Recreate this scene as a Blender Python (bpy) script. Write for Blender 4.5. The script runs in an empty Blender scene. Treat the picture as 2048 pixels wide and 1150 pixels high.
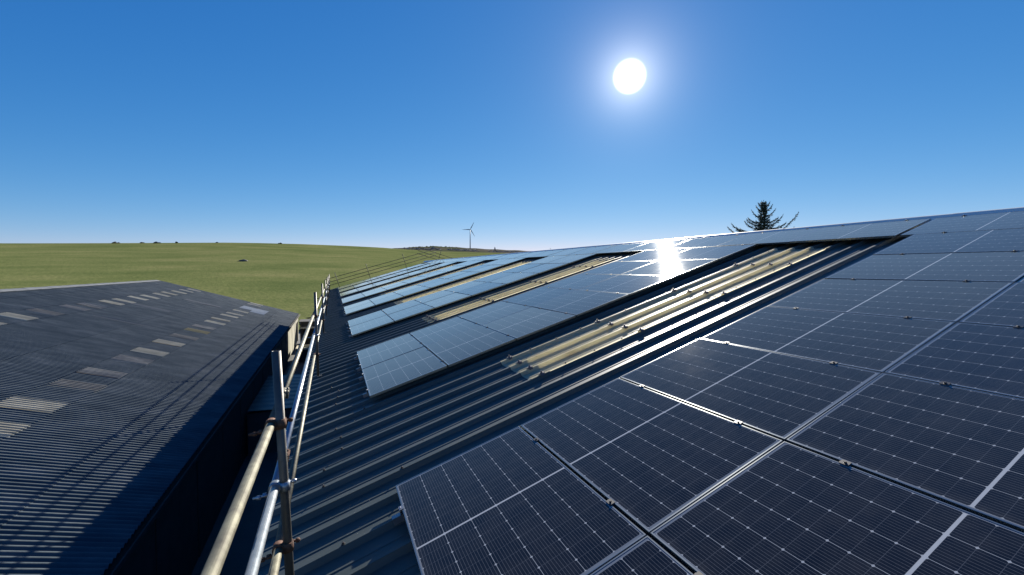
import bpy, bmesh, math, random
from mathutils import Vector, Matrix
R = math.radians
random.seed(7)
scene = bpy.context.scene
COL = scene.collection

# ------------------------------------------------------------------ camera
CAM = Vector((-0.43494, -3.48474, 1.75353))
AX_R = Vector((0.911994, -0.410179, 0.004505))
AX_D = Vector((-0.010641, -0.034636, -0.999343))
AX_F = Vector((0.410066, 0.911347, -0.035953))
cd = bpy.data.cameras.new('camera')
cd.sensor_width = 36.0
cd.lens = 845.275 / 2048 * 36
cd.shift_x = -21.92 / 2048
cd.shift_y = -4.6 / 2048
cd.clip_start = 0.05
cd.clip_end = 12000
cam = bpy.data.objects.new('camera', cd)
COL.objects.link(cam)
m = Matrix((AX_R, -AX_D, -AX_F)).transposed().to_4x4()
m.translation = CAM
cam.matrix_world = m
scene.camera = cam

# ------------------------------------------------------------------ sky and sun
SUN_EL, SUN_AZ = R(23.65), R(38.03)          # azimuth from +Y towards +X
SUN = Vector((math.sin(SUN_AZ) * math.cos(SUN_EL), math.cos(SUN_AZ) * math.cos(SUN_EL), math.sin(SUN_EL)))
w = bpy.data.worlds.new("World")
scene.world = w
w.use_nodes = True
nt = w.node_tree
nt.nodes.clear()
N_ = nt.nodes.new
L_ = nt.links.new
out = N_('ShaderNodeOutputWorld')
bg = N_('ShaderNodeBackground')
bg.inputs['Strength'].default_value = 0.10
sky = N_('ShaderNodeTexSky')
sky.sky_type = 'NISHITA'
sky.sun_disc = False
sky.sun_elevation = SUN_EL
sky.sun_rotation = SUN_AZ
sky.altitude = 150
sky.air_density = 0.7
sky.dust_density = 0.0
sky.ozone_density = 3.0
# camera-like response of the sky: deep blue overhead, held-back highlights near the horizon
SKY_K = 0.435
sep = N_('ShaderNodeSeparateColor'); com = N_('ShaderNodeCombineColor')
L_(sky.outputs[0], sep.inputs[0])
for i, (gain, pw) in enumerate(((1.40, 1.60), (0.80, 0.85), (0.87, 0.47))):
    q0 = N_('ShaderNodeMath'); q0.operation = 'MULTIPLY'; q0.inputs[1].default_value = 0.1
    q1 = N_('ShaderNodeMath'); q1.operation = 'POWER'; q1.inputs[1].default_value = pw
    q2 = N_('ShaderNodeMath'); q2.operation = 'MULTIPLY'; q2.inputs[1].default_value = gain*10*SKY_K
    L_(sep.outputs[i], q0.inputs[0]); L_(q0.outputs[0], q1.inputs[0]); L_(q1.outputs[0], q2.inputs[0]); L_(q2.outputs[0], com.inputs[i])
# the sun itself with the bright air round it
tc = N_('ShaderNodeTexCoord')
dot = N_('ShaderNodeVectorMath'); dot.operation = 'DOT_PRODUCT'
dot.inputs[1].default_value = SUN
L_(tc.outputs['Generated'], dot.inputs[0])
ac = N_('ShaderNodeMath'); ac.operation = 'ARCCOSINE'
L_(dot.outputs['Value'], ac.inputs[0])
mr = N_('ShaderNodeMapRange'); mr.interpolation_type = 'SMOOTHSTEP'
mr.inputs['From Min'].default_value = R(0.4); mr.inputs['From Max'].default_value = R(2.1)
mr.inputs['To Min'].default_value = 30.0; mr.inputs['To Max'].default_value = 0.0
L_(ac.outputs[0], mr.inputs['Value'])
ex = N_('ShaderNodeMath'); ex.operation = 'MULTIPLY'; ex.inputs[1].default_value = -1 / R(2.2)
L_(ac.outputs[0], ex.inputs[0])
e2 = N_('ShaderNodeMath'); e2.operation = 'EXPONENT'
L_(ex.outputs[0], e2.inputs[0])
e3 = N_('ShaderNodeMath'); e3.operation = 'MULTIPLY'; e3.inputs[1].default_value = 5.0
L_(e2.outputs[0], e3.inputs[0])
ew = N_('ShaderNodeMath'); ew.operation = 'MULTIPLY'; ew.inputs[1].default_value = -1 / R(9.0)
L_(ac.outputs[0], ew.inputs[0])
ew2 = N_('ShaderNodeMath'); ew2.operation = 'EXPONENT'
L_(ew.outputs[0], ew2.inputs[0])
ew3 = N_('ShaderNodeMath'); ew3.operation = 'MULTIPLY_ADD'; ew3.inputs[1].default_value = 0.55
L_(ew2.outputs[0], ew3.inputs[0]); L_(e3.outputs[0], ew3.inputs[2])
sm = N_('ShaderNodeMath'); sm.operation = 'ADD'
L_(mr.outputs[0], sm.inputs[0]); L_(ew3.outputs[0], sm.inputs[1])
sc_ = N_('ShaderNodeVectorMath'); sc_.operation = 'SCALE'
sc_.inputs[0].default_value = (1.0, 0.97, 0.92)
L_(sm.outputs[0], sc_.inputs['Scale'])
ad = N_('ShaderNodeVectorMath'); ad.operation = 'ADD'
L_(com.outputs[0], ad.inputs[0]); L_(sc_.outputs[0], ad.inputs[1])
L_(ad.outputs[0], bg.inputs['Color'])
L_(bg.outputs[0], out.inputs['Surface'])

sl = bpy.data.lights.new('sun', 'SUN')
sl.energy = 5.0
sl.angle = R(0.5)
sl.color = (1.0, 0.94, 0.84)
so = bpy.data.objects.new('sun', sl)
so.rotation_euler = SUN.to_track_quat('Z', 'Y').to_euler()
so.location = (20, 20, 40)
COL.objects.link(so)
vs = scene.view_settings
vs.view_transform = 'Standard'
vs.look = 'None'
vs.gamma = 1
vs.exposure = 1.2

# ------------------------------------------------------------------ helpers
def tag(o, label=None, cat=None, group=None, kind=None):
    if label: o['label'] = label
    if cat: o['category'] = cat
    if group: o['group'] = group
    if kind: o['kind'] = kind
    return o

def empty(name, loc, rot=(0, 0, 0)):
    o = bpy.data.objects.new(name, None)
    o.empty_display_size = 0.2
    o.location = loc
    o.rotation_euler = rot
    COL.objects.link(o)
    return o

class MB:
    def __init__(s):
        s.v = []; s.f = []; s.smooth = []
    def face(s, idx, smooth=False):
        s.f.append(tuple(idx)); s.smooth.append(smooth)
    def quad(s, a, b, c, d, smooth=False):
        n = len(s.v); s.v += [tuple(a), tuple(b), tuple(c), tuple(d)]; s.face((n, n+1, n+2, n+3), smooth)
    def tri(s, a, b, c):
        n = len(s.v); s.v += [tuple(a), tuple(b), tuple(c)]; s.face((n, n+1, n+2))
    def box(s, x0, x1, y0, y1, z0, z1, T=None):
        n = len(s.v)
        p = [(x0,y0,z0),(x1,y0,z0),(x1,y1,z0),(x0,y1,z0),(x0,y0,z1),(x1,y0,z1),(x1,y1,z1),(x0,y1,z1)]
        if T: p = [tuple(T(*q)) for q in p]
        s.v += p
        for q in ((0,3,2,1),(4,5,6,7),(0,1,5,4),(1,2,6,5),(2,3,7,6),(3,0,4,7)):
            s.face([n+i for i in q])
    def tube(s, a, b, r, seg=12, r2=None, cap=True, inner=None):
        a = Vector(a); b = Vector(b); d = (b - a).normalized()
        x = d.orthogonal().normalized(); y = d.cross(x)
        r2 = r if r2 is None else r2
        n = len(s.v)
        for p, rr in ((a, r), (b, r2)):
            for k in range(seg):
                t = 2*math.pi*k/seg
                s.v.append(tuple(p + (x*math.cos(t) + y*math.sin(t))*rr))
        for k in range(seg):
            j = (k+1) % seg
            s.face((n+k, n+j, n+seg+j, n+seg+k), True)
        if inner:
            for end, p, dd in ((0, a, 1), (1, b, -1)):
                m0 = len(s.v)
                for off in (0, 0.25):
                    for k in range(seg):
                        t = 2*math.pi*k/seg
                        s.v.append(tuple(p + d*dd*off + (x*math.cos(t) + y*math.sin(t))*inner))
                for k in range(seg):
                    j = (k+1) % seg
                    o_ = n + end*seg
                    s.face((o_+k, o_+j, m0+j, m0+k))
                    s.face((m0+k, m0+j, m0+seg+j, m0+seg+k), True)
        elif cap:
            s.face([n+k for k in range(seg)][::-1]); s.face([n+seg+k for k in range(seg)])
    def build(s, name, mat, parent=None):
        me = bpy.data.meshes.new(name)
        me.from_pydata(s.v, [], s.f)
        me.polygons.foreach_set('use_smooth', s.smooth)
        if mat: me.materials.append(mat)
        bm = bmesh.new(); bm.from_mesh(me)
        bmesh.ops.recalc_face_normals(bm, faces=bm.faces)
        bm.to_mesh(me); bm.free()
        me.update()
        o = bpy.data.objects.new(name, me)
        COL.objects.link(o)
        if parent: o.parent = parent
        return o

# ------------------------------------------------------------------ materials
def mat(name, base, rough=0.6, metal=0.0, spec=0.5):
    mt = bpy.data.materials.new(name); mt.use_nodes = True
    p = mt.node_tree.nodes['Principled BSDF']
    p.inputs['Base Color'].default_value = (*base, 1)
    p.inputs['Roughness'].default_value = rough
    p.inputs['Metallic'].default_value = metal
    p.inputs['Specular IOR Level'].default_value = spec
    return mt

def noisy(name, stops, scale=(1, 1, 1), nscale=3.0, detail=6, rough=0.6, metal=0.0, spec=0.5, bump=0.0, bscale=40, coord='Object', rvar=0.0, bdist=0.01):
    """material whose colour wanders between stops [(pos, rgb), ...] by noise"""
    mt = mat(name, stops[0][1], rough, metal, spec)
    t = mt.node_tree; p = t.nodes['Principled BSDF']
    c = t.nodes.new('ShaderNodeTexCoord'); mp = t.nodes.new('ShaderNodeMapping')
    mp.inputs['Scale'].default_value = scale
    t.links.new(c.outputs[coord], mp.inputs[0])
    n = t.nodes.new('ShaderNodeTexNoise')
    n.inputs['Scale'].default_value = nscale; n.inputs['Detail'].default_value = detail; n.inputs['Roughness'].default_value = 0.62
    t.links.new(mp.outputs[0], n.inputs['Vector'])
    r = t.nodes.new('ShaderNodeValToRGB')
    el = r.color_ramp.elements
    while len(el) < len(stops): el.new(0.5)
    for e, (pos, rgb) in zip(el, stops):
        e.position = pos; e.color = (*rgb, 1)
    t.links.new(n.outputs['Fac'], r.inputs[0])
    t.links.new(r.outputs[0], p.inputs['Base Color'])
    if rvar:
        mr_ = t.nodes.new('ShaderNodeMapRange')
        mr_.inputs['To Min'].default_value = rough - rvar; mr_.inputs['To Max'].default_value = rough + rvar
        t.links.new(n.outputs['Fac'], mr_.inputs[0]); t.links.new(mr_.outputs[0], p.inputs['Roughness'])
    if bump:
        nb = t.nodes.new('ShaderNodeTexNoise'); nb.inputs['Scale'].default_value = bscale; nb.inputs['Detail'].default_value = 5
        t.links.new(c.outputs[coord], nb.inputs['Vector'])
        b = t.nodes.new('ShaderNodeBump'); b.inputs['Strength'].default_value = bump; b.inputs['Distance'].default_value = bdist
        t.links.new(nb.outputs['Fac'], b.inputs['Height']); t.links.new(b.outputs[0], p.inputs['Normal'])
    return mt

M = {}
M['roof'] = noisy('slate_blue_coated_steel', [(0.3, (0.048, 0.063, 0.061)), (0.55, (0.068, 0.082, 0.079)), (0.75, (0.100, 0.110, 0.105))],
                  scale=(0.35, 1.6, 1), nscale=2.2, rough=0.45, spec=0.26, bump=0.05, bscale=14, rvar=0.10)
M['alu'] = mat('aluminium_frame', (0.29, 0.31, 0.30), 0.24, 0.85)
M['alu_dull'] = mat('dull_aluminium', (0.30, 0.31, 0.33), 0.45, 0.9)
M['clamp'] = mat('black_clamp', (0.022, 0.022, 0.024), 0.4, 0.0)
M['galv'] = noisy('bright_galvanised_tube', [(0.3, (0.24, 0.27, 0.30)), (0.7, (0.36, 0.39, 0.42))], nscale=11, rough=0.36, metal=0.75, bump=0.03, bscale=60, rvar=0.06)
M['galv_old'] = noisy('weathered_galvanised_tube', [(0.25, (0.055, 0.045, 0.034)), (0.5, (0.125, 0.118, 0.085)), (0.75, (0.20, 0.195, 0.14))], nscale=11, rough=0.55, metal=0.5, bump=0.08, bscale=70, rvar=0.1)
M['post'] = noisy('grey_weathered_tube', [(0.25, (0.06, 0.055, 0.048)), (0.55, (0.11, 0.105, 0.095)), (0.8, (0.16, 0.15, 0.135))], nscale=8, rough=0.5, metal=0.55, bump=0.06, bscale=80, rvar=0.1)
M['darktube'] = mat('dull_dark_tube', (0.035, 0.037, 0.036), 0.7, 0.0)
M['rust'] = noisy('rusty_steel', [(0.3, (0.055, 0.028, 0.018)), (0.6, (0.14, 0.065, 0.035)), (0.8, (0.24, 0.15, 0.09))], nscale=22, rough=0.8, metal=0.2, bump=0.2, bscale=90)
M['fibre'] = noisy('weathered_fibre_cement', [(0.28, (0.027, 0.045, 0.059)), (0.46, (0.050, 0.070, 0.082)), (0.58, (0.073, 0.093, 0.104)), (0.75, (0.122, 0.140, 0.148))],
                  scale=(0.45, 1.0, 1), nscale=1.6, detail=14, rough=0.75, spec=0.3, bump=0.3, bscale=22)
M['fibre_new'] = noisy('pale_patch_sheet', [(0.3, (0.19, 0.225, 0.25)), (0.7, (0.25, 0.28, 0.31))], nscale=2, rough=0.55, spec=0.4)
M['ridge'] = noisy('pale_ridge_tile', [(0.3, (0.06, 0.068, 0.076)), (0.7, (0.11, 0.12, 0.128))], nscale=3, rough=0.7)
M['ridgecap'] = mat('ridge_flashing', (0.60, 0.64, 0.62), 0.42, 0.0)
M['wall'] = noisy('dark_cladding', [(0.3, (0.05, 0.055, 0.06)), (0.7, (0.08, 0.085, 0.09))], nscale=2, rough=0.7)
M['shedwall'] = noisy('stained_concrete_panel', [(0.3, (0.10, 0.09, 0.06)), (0.5, (0.26, 0.245, 0.18)), (0.75, (0.38, 0.36, 0.28))], scale=(1, 1.2, 0.35), nscale=1.6, rough=0.85, bump=0.1)
M['cream'] = noisy('cream_concrete', [(0.3, (0.38, 0.34, 0.24)), (0.7, (0.5, 0.46, 0.35))], nscale=3, rough=0.8)
M['dark'] = mat('dark_opening', (0.02, 0.02, 0.024), 0.9)
M['timber_and_shade'] = noisy('dark_timber_and_wall_shade', [(0.3, (0.035, 0.033, 0.035)), (0.7, (0.07, 0.065, 0.06))], nscale=3, rough=0.8)
M['stone'] = noisy('field_stone', [(0.3, (0.06, 0.055, 0.05)), (0.55, (0.14, 0.13, 0.11)), (0.75, (0.26, 0.245, 0.21))], nscale=2.5, rough=0.9, bump=0.6, bscale=5, bdist=0.1)
M['yard'] = noisy('yard_concrete', [(0.3, (0.07, 0.068, 0.06)), (0.7, (0.14, 0.135, 0.12))], nscale=0.5, rough=0.85, bump=0.1)
M['bark'] = noisy('bark', [(0.3, (0.03, 0.022, 0.016)), (0.7, (0.07, 0.052, 0.038))], nscale=5, rough=0.9)
M['needles'] = noisy('spruce_needles', [(0.3, (0.035, 0.052, 0.036)), (0.7, (0.075, 0.095, 0.065))], nscale=2, rough=0.7)
M['leaf'] = noisy('gorse_leaves', [(0.3, (0.030, 0.034, 0.016)), (0.7, (0.07, 0.072, 0.036))], nscale=1, rough=0.8)
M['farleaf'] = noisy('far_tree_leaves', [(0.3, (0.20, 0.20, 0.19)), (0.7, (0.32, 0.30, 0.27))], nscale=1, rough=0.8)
M['white'] = mat('turbine_white', (0.16, 0.20, 0.23), 0.5)
M['pylon'] = mat('pylon_steel', (0.25, 0.26, 0.27), 0.5, 0.6)
M['screw'] = mat('fastener_cap', (0.05, 0.045, 0.045), 0.5, 0.3)
M['washer'] = noisy('washer_grey', [(0.3, (0.06, 0.05, 0.055)), (0.7, (0.12, 0.105, 0.105))], nscale=30, rough=0.6)

def translucent(name, stops, mixf, nscale=2.0, scale=(0.3, 2, 1)):
    mt = noisy(name, stops, nscale=nscale, scale=scale, rough=0.45, spec=0.4)
    t = mt.node_tree; p = t.nodes['Principled BSDF']
    src = p.inputs['Base Color'].links[0].from_socket
    tr = t.nodes.new('ShaderNodeBsdfTranslucent'); mx = t.nodes.new('ShaderNodeMixShader'); mx.inputs[0].default_value = mixf
    t.links.new(src, tr.inputs['Color'])
    t.links.new(p.outputs[0], mx.inputs[1]); t.links.new(tr.outputs[0], mx.inputs[2])
    t.links.new(mx.outputs[0], t.nodes['Material Output'].inputs['Surface'])
    return mt
M['grp'] = translucent('yellowed_translucent_sheet', [(0.28, (0.64, 0.56, 0.38)), (0.45, (0.80, 0.74, 0.52)), (0.6, (0.86, 0.79, 0.56)), (0.78, (0.90, 0.88, 0.74))], 0.62, nscale=3.5, scale=(0.5, 1.5, 1))
M['grp_shed'] = translucent('dirty_translucent_sheet', [(0.3, (0.12, 0.125, 0.125)), (0.5, (0.20, 0.195, 0.175)), (0.7, (0.34, 0.325, 0.28))], 0.2, nscale=2.2, scale=(0.5, 1, 1))
M['grp_shed2'] = translucent('yellow_translucent_sheet', [(0.3, (0.20, 0.17, 0.085)), (0.7, (0.32, 0.28, 0.15))], 0.2)
M['grp_shed3'] = translucent('faded_translucent_sheet', [(0.3, (0.30, 0.28, 0.21)), (0.6, (0.46, 0.43, 0.33)), (0.8, (0.56, 0.53, 0.42))], 0.2, nscale=2.5, scale=(0.5, 1, 1))
M['grp_shed4'] = translucent('brown_stained_sheet', [(0.3, (0.12, 0.115, 0.10)), (0.55, (0.20, 0.19, 0.16)), (0.8, (0.30, 0.285, 0.25))], 0.2, nscale=2.5, scale=(0.5, 1, 1))

# ---- glass with the cells under it (one laminate, pattern in the material)
PWID, PLEN = 1.134, 1.722
def cell_glass():
    mt = bpy.data.materials.new('solar_glass'); mt.use_nodes = True
    t = mt.node_tree; p = t.nodes['Principled BSDF']
    def mth(op, a, b=None, c=None):
        n = t.nodes.new('ShaderNodeMath'); n.operation = op
        for i, x in enumerate((a, b, c)):
            if x is None: continue
            if isinstance(x, (int, float)): n.inputs[i].default_value = x
            else: t.links.new(x, n.inputs[i])
        return n.outputs[0]
    c = t.nodes.new('ShaderNodeTexCoord'); sp = t.nodes.new('ShaderNodeSeparateXYZ')
    t.links.new(c.outputs['Object'], sp.inputs[0])
    x, y = sp.outputs[0], sp.outputs[1]
    bx, px = 0.0165, (PWID - 0.033) / 6
    by, bus = 0.026, 0.007
    py = (PLEN/2 - by - bus) / 9
    xs = mth('DIVIDE', mth('SUBTRACT', x, bx), px)
    xf = mth('FRACT', mth('ADD', xs, 10.0))
    dx = mth('MULTIPLY', mth('SUBTRACT', 0.5, mth('ABSOLUTE', mth('SUBTRACT', xf, 0.5))), px)
    ya = mth('SUBTRACT', mth('ABSOLUTE', mth('SUBTRACT', y, PLEN/2)), bus)
    ys = mth('DIVIDE', ya, py)
    yf = mth('FRACT', mth('ADD', ys, 10.0))
    dy = mth('MULTIPLY', mth('SUBTRACT', 0.5, mth('ABSOLUTE', mth('SUBTRACT', yf, 0.5))), py)
    lx = mth('LESS_THAN', dx, 0.0013)
    ly = mth('LESS_THAN', dy, 0.0009)
    dia = mth('LESS_THAN', mth('ADD', dx, dy), 0.0085)
    busm = mth('LESS_THAN', ya, 0.0)
    b1 = mth('GREATER_THAN', mth('ABSOLUTE', mth('SUBTRACT', x, PWID/2)), PWID/2 - bx)
    b2 = mth('GREATER_THAN', mth('ABSOLUTE', mth('SUBTRACT', y, PLEN/2)), PLEN/2 - by)
    ff = mth('FRACT', mth('ADD', mth('MULTIPLY', xf, 10.0), 0.5))
    fin = mth('LESS_THAN', mth('ABSOLUTE', mth('SUBTRACT', ff, 0.5)), 0.055)
    # cell tone
    cx_ = mth('FLOOR', xs); cy_ = mth('FLOOR', ys)
    cmb = t.nodes.new('ShaderNodeCombineXYZ'); t.links.new(cx_, cmb.inputs[0]); t.links.new(cy_, cmb.inputs[1])
    oi = t.nodes.new('ShaderNodeObjectInfo'); t.links.new(mth('MULTIPLY', oi.outputs['Random'], 37.0), cmb.inputs[2])
    wn = t.nodes.new('ShaderNodeTexWhiteNoise'); t.links.new(cmb.outputs[0], wn.inputs['Vector'])
    tone = t.nodes.new('ShaderNodeMix'); tone.data_type = 'RGBA'
    tone.inputs['A'].default_value = (0.0032, 0.0033, 0.005, 1); tone.inputs['B'].default_value = (0.0056, 0.0058, 0.008, 1)
    t.links.new(wn.outputs['Value'], tone.inputs['Factor'])
    def over(col, fac, rgb):
        n = t.nodes.new('ShaderNodeMix'); n.data_type = 'RGBA'
        t.links.new(fac, n.inputs['Factor']); t.links.new(col, n.inputs['A']); n.inputs['B'].default_value = (*rgb, 1)
        return n.outputs['Result']
    k = over(tone.outputs['Result'], fin, (0.075, 0.079, 0.087))
    k = over(k, ly, (0.06, 0.065, 0.075))
    k = over(k, lx, (0.30, 0.32, 0.34))
    k = over(k, dia, (0.30, 0.32, 0.34))
    k = over(k, busm, (0.36, 0.38, 0.40))
    k = over(k, mth('MAXIMUM', b1, b2), (0.13, 0.15, 0.18))
    # thin dust film, thicker in blotches and along the lower edge
    n1 = t.nodes.new('ShaderNodeTexNoise'); n1.inputs['Scale'].default_value = 5.5; n1.inputs['Detail'].default_value = 8; n1.inputs['Roughness'].default_value = 0.7
    va = t.nodes.new('ShaderNodeVectorMath'); va.operation = 'ADD'
    t.links.new(c.outputs['Object'], va.inputs[0]); 
    cm2 = t.nodes.new('ShaderNodeCombineXYZ'); t.links.new(mth('MULTIPLY', oi.outputs['Random'], 91.0), cm2.inputs[0])
    t.links.new(cm2.outputs[0], va.inputs[1]); t.links.new(va.outputs[0], n1.inputs['Vector'])
    edge = mth('MULTIPLY', mth('MAXIMUM', mth('SUBTRACT', 0.07, x), 0.0), 2.2)
    dust = mth('MINIMUM', mth('ADD', 0.004, mth('ADD', mth('MULTIPLY', mth('MAXIMUM', mth('SUBTRACT', n1.outputs['Fac'], 0.40), 0.0), 0.16), mth('MULTIPLY', edge, n1.outputs['Fac']))), 0.3)
    k = over(k, dust, (0.22, 0.21, 0.19))
    t.links.new(k, p.inputs['Base Color'])
    rg = mth('ADD', 0.030, mth('MULTIPLY', n1.outputs['Fac'], 0.035))
    t.links.new(rg, p.inputs['Roughness'])
    nw = t.nodes.new('ShaderNodeTexNoise'); nw.inputs['Scale'].default_value = 7.0; nw.inputs['Detail'].default_value = 3
    t.links.new(va.outputs[0], nw.inputs['Vector'])
    bw = t.nodes.new('ShaderNodeBump'); bw.inputs['Strength'].default_value = 0.09; bw.inputs['Distance'].default_value = 0.0022
    t.links.new(nw.outputs['Fac'], bw.inputs['Height']); t.links.new(bw.outputs[0], p.inputs['Normal'])
    p.inputs['IOR'].default_value = 1.45
    t.links.new(mth('ADD', 0.055, mth('MULTIPLY', oi.outputs['Random'], 0.055)), p.inputs['Sheen Weight'])
    p.inputs['Sheen Roughness'].default_value = 0.30
    p.inputs['Sheen Tint'].default_value = (0.82, 1.0, 0.96, 1)
    return mt
M['cell'] = cell_glass()

# ------------------------------------------------------------------ roof frame of reference
TH = R(16.734)
CT, ST = math.cos(TH), math.sin(TH)
def P(u, v, h=0.0):
    """u along the eave (away), v up the slope, h out of the roof (0 = top of the solar panels)"""
    return Vector((v*CT - h*ST, u, v*ST + h*CT))
H_PAN, H_RIB = -0.135, -0.090
V_EAVE, V_RIDGE = -1.05, 9.50
U_NEAR, U_FAR = -9.0, 42.3
GROUND = -6.6

# ------------------------------------------------------------------ terrain
CREST = [(-180, -0.02), (-110, 0.0), (-60, 0.025), (-26.76, 0.0372), (-20.73, 0.0427), (-16.75, 0.0464), (-10.9, 0.0514), (-7.61, 0.0527), (-3.54, 0.0532), (-0.83, 0.0526), (2.0, 0.0518),
         (5.56, 0.0499), (8.02, 0.0474), (11.18, 0.0447), (14.43, 0.0430), (21.1, 0.041), (27.86, 0.038), (40, 0.03), (60, 0.02), (110, 0.0), (180, -0.02)]
def lut(tab, a):
    for (a0, e0), (a1, e1) in zip(tab, tab[1:]):
        if a0 <= a <= a1: return e0 + (e1 - e0)*(a - a0)/(a1 - a0)
    return tab[-1][1]
RC = 420.0
def ground_z(x, y):
    dx, dy = x - CAM.x, y - CAM.y
    r = math.hypot(dx, dy); az = math.degrees(math.atan2(dx, dy))
    zc = CAM.z + RC*lut(CREST, az)
    r0 = 62.0
    if r <= r0: return GROUND
    k = (zc - GROUND)/(RC - r0)
    z = GROUND + k*(r - r0)
    if r > RC*0.94:
        z -= (r - RC*0.94)**2*0.0007*(1 if r < RC*1.06 else 1)
    if r > RC*1.5: z = min(z, GROUND + k*(RC*1.5 - r0) - (RC*0.56)**2*0.0007 - (r - RC*1.5)*0.02)
    return z
mb = MB()
rads = [0.0] + [62*(i+1)/6 for i in range(6)] + [62 + (RC*1.7 - 62)*((i+1)/90)**1.25 for i in range(90)]
NA = 420
for r in rads:
    for k in range(NA):
        a = 2*math.pi*k/NA
        x, y = CAM.x + r*math.sin(a), CAM.y + r*math.cos(a)
        mb.v.append((x, y, ground_z(x, y)))
for i in range(len(rads) - 1):
    for k in range(NA):
        j = (k+1) % NA
        mb.face((i*NA+k, i*NA+j, (i+1)*NA+j, (i+1)*NA+k), True)
def field_mat():
    mt = noisy('pasture_grass', [(0.3, (0.098, 0.122, 0.046)), (0.5, (0.143, 0.158, 0.063)), (0.72, (0.200, 0.194, 0.088))], scale=(0.6, 1, 1), nscale=0.05, detail=10, rough=0.95, spec=0.0, bump=0.6, bscale=1.3, bdist=0.25)
    t = mt.node_tree; p = t.nodes['Principled BSDF']
    src = p.inputs['Base Color'].links[0].from_socket
    c = t.nodes.new('ShaderNodeTexCoord'); n = t.nodes.new('ShaderNodeTexNoise')
    n.inputs['Scale'].default_value = 0.9; n.inputs['Detail'].default_value = 7; n.inputs['Roughness'].default_value = 0.75
    t.links.new(c.outputs['Object'], n.inputs['Vector'])
    r = t.nodes.new('ShaderNodeValToRGB')
    r.color_ramp.elements[0].position = 0.32; r.color_ramp.elements[0].color = (0.68, 0.76, 0.66, 1)
    r.color_ramp.elements[1].position = 0.68; r.color_ramp.elements[1].color = (1.2, 1.15, 1.1, 1)
    t.links.new(n.outputs['Fac'], r.inputs[0])
    mx = t.nodes.new('ShaderNodeMix'); mx.data_type = 'RGBA'; mx.blend_type = 'MULTIPLY'; mx.inputs['Factor'].default_value = 1
    t.links.new(src, mx.inputs['A']); t.links.new(r.outputs[0], mx.inputs['B'])
    t.links.new(mx.outputs['Result'], p.inputs['Base Color'])
    return mt
M['field'] = field_mat()
field = tag(mb.build('field', M['field']), kind='structure')

# the concrete yard between the buildings
mb = MB()
mb.quad((-4.6, -20, GROUND + 0.05), (22, -20, GROUND + 0.05), (22, 59.9, GROUND + 0.05), (-4.6, 59.9, GROUND + 0.05))
tag(mb.build('yard', M['yard']), kind='structure')

# far hills beyond the field
FAR = [(-30, 0.030), (4.0, 0.040), (6.78, 0.0465), (7.71, 0.0485), (10.55, 0.0522), (12.48, 0.0540), (15.75, 0.0520), (18.41, 0.0496), (21.1, 0.0478), (23.8, 0.046), (27.86, 0.0433), (34.5, 0.0391), (50, 0.03), (75, 0.02)]
RF = 1050.0
def far_z(r, az):
    e = lut(FAR, az)
    z1 = CAM.z + RF*e
    z0 = CAM.z + 560*(lut(CREST, az) - 0.012)
    t = (r - 560)/(RF - 560)
    if t <= 1: return z0 + (z1 - z0)*t
    return z1 - (r - RF)*0.05
mb = MB()
NAZ, NR = 180, 26
for i in range(NR):
    r = 560 + (1500 - 560)*i/(NR - 1)
    for k in range(NAZ + 1):
        az = -30 + 105*k/NAZ
        a = R(az)
        mb.v.append((CAM.x + r*math.sin(a), CAM.y + r*math.cos(a), far_z(r, az) + 0.5*math.sin(az*2.3 + r*0.01)))
for i in range(NR - 1):
    for k in range(NAZ):
        q = i*(NAZ+1) + k
        mb.face((q, q+1, q+NAZ+2, q+NAZ+1), True)
M['hill'] = noisy('moorland', [(0.35, (0.060, 0.075, 0.034)), (0.47, (0.085, 0.080, 0.058)), (0.58, (0.105, 0.092, 0.075)), (0.7, (0.065, 0.085, 0.036))], scale=(1, 1, 1), nscale=0.008, detail=5, rough=0.95, spec=0.0)
tag(mb.build('hills', M['hill']), kind='structure')

# ------------------------------------------------------------------ barn (the building under the panels)
barn = empty('barn', (0, 0, GROUND))
tag(barn, 'long barn with slate blue box profile roof carrying rows of solar panels', 'barn')
barn_inv = Matrix.Translation((0, 0, -GROUND))
def barn_part(mb, name, mt, parent=None):
    """parts are modelled in world space; shift them to hang under the barn's base"""
    if parent is None:
        mb.v = [(x, y, z - GROUND) for x, y, z in mb.v]
        return mb.build(name, mt, barn)
    mb.v = [(x, y, z - GROUND) for x, y, z in mb.v]
    return mb.build(name, mt, parent)

PITCH = 0.345
U_RIB0 = 1.11
# one pitch of the profile from crest centre to crest centre: (du, h above pan)
PROF = [(-0.0175, 1), (0.0175, 1), (0.040, 0), (0.148, 0), (0.156, 0.12), (0.172, 0.12), (0.180, 0), (0.305, 0)]
def prof_pts(u0, dh=0.0):
    return [(u0 + du, H_PAN + dh + k*(H_RIB - H_PAN)) for du, k in PROF]
GAPS = [(0.0, 2.636), (6.13, 8.552), (12.046, 14.296), (17.79, 20.051), (23.545, 26.151), (29.645, 31.704)]
RL = []                                     # rooflights: (u of first crest, crest pitches, v0, v1)
for i, (g0, g1) in enumerate(GAPS):
    u = U_RIB0 if i == 0 else U_RIB0 + PITCH*round((g1 - 1.535 - U_RIB0)/PITCH)
    RL.append((u, 3, 1.80, 7.93 if i == 0 else 7.6))
def in_rl(kidx):
    for u, n, v0, v1 in RL:
        k0 = round((u - U_RIB0)/PITCH)
        if k0 <= kidx < k0 + n: return (v0 + 0.26, v1 - 0.14)
    return None
roofmb = MB()
k_lo = int((U_NEAR - U_RIB0)/PITCH); k_hi = int((U_FAR - U_RIB0)/PITCH)
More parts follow.
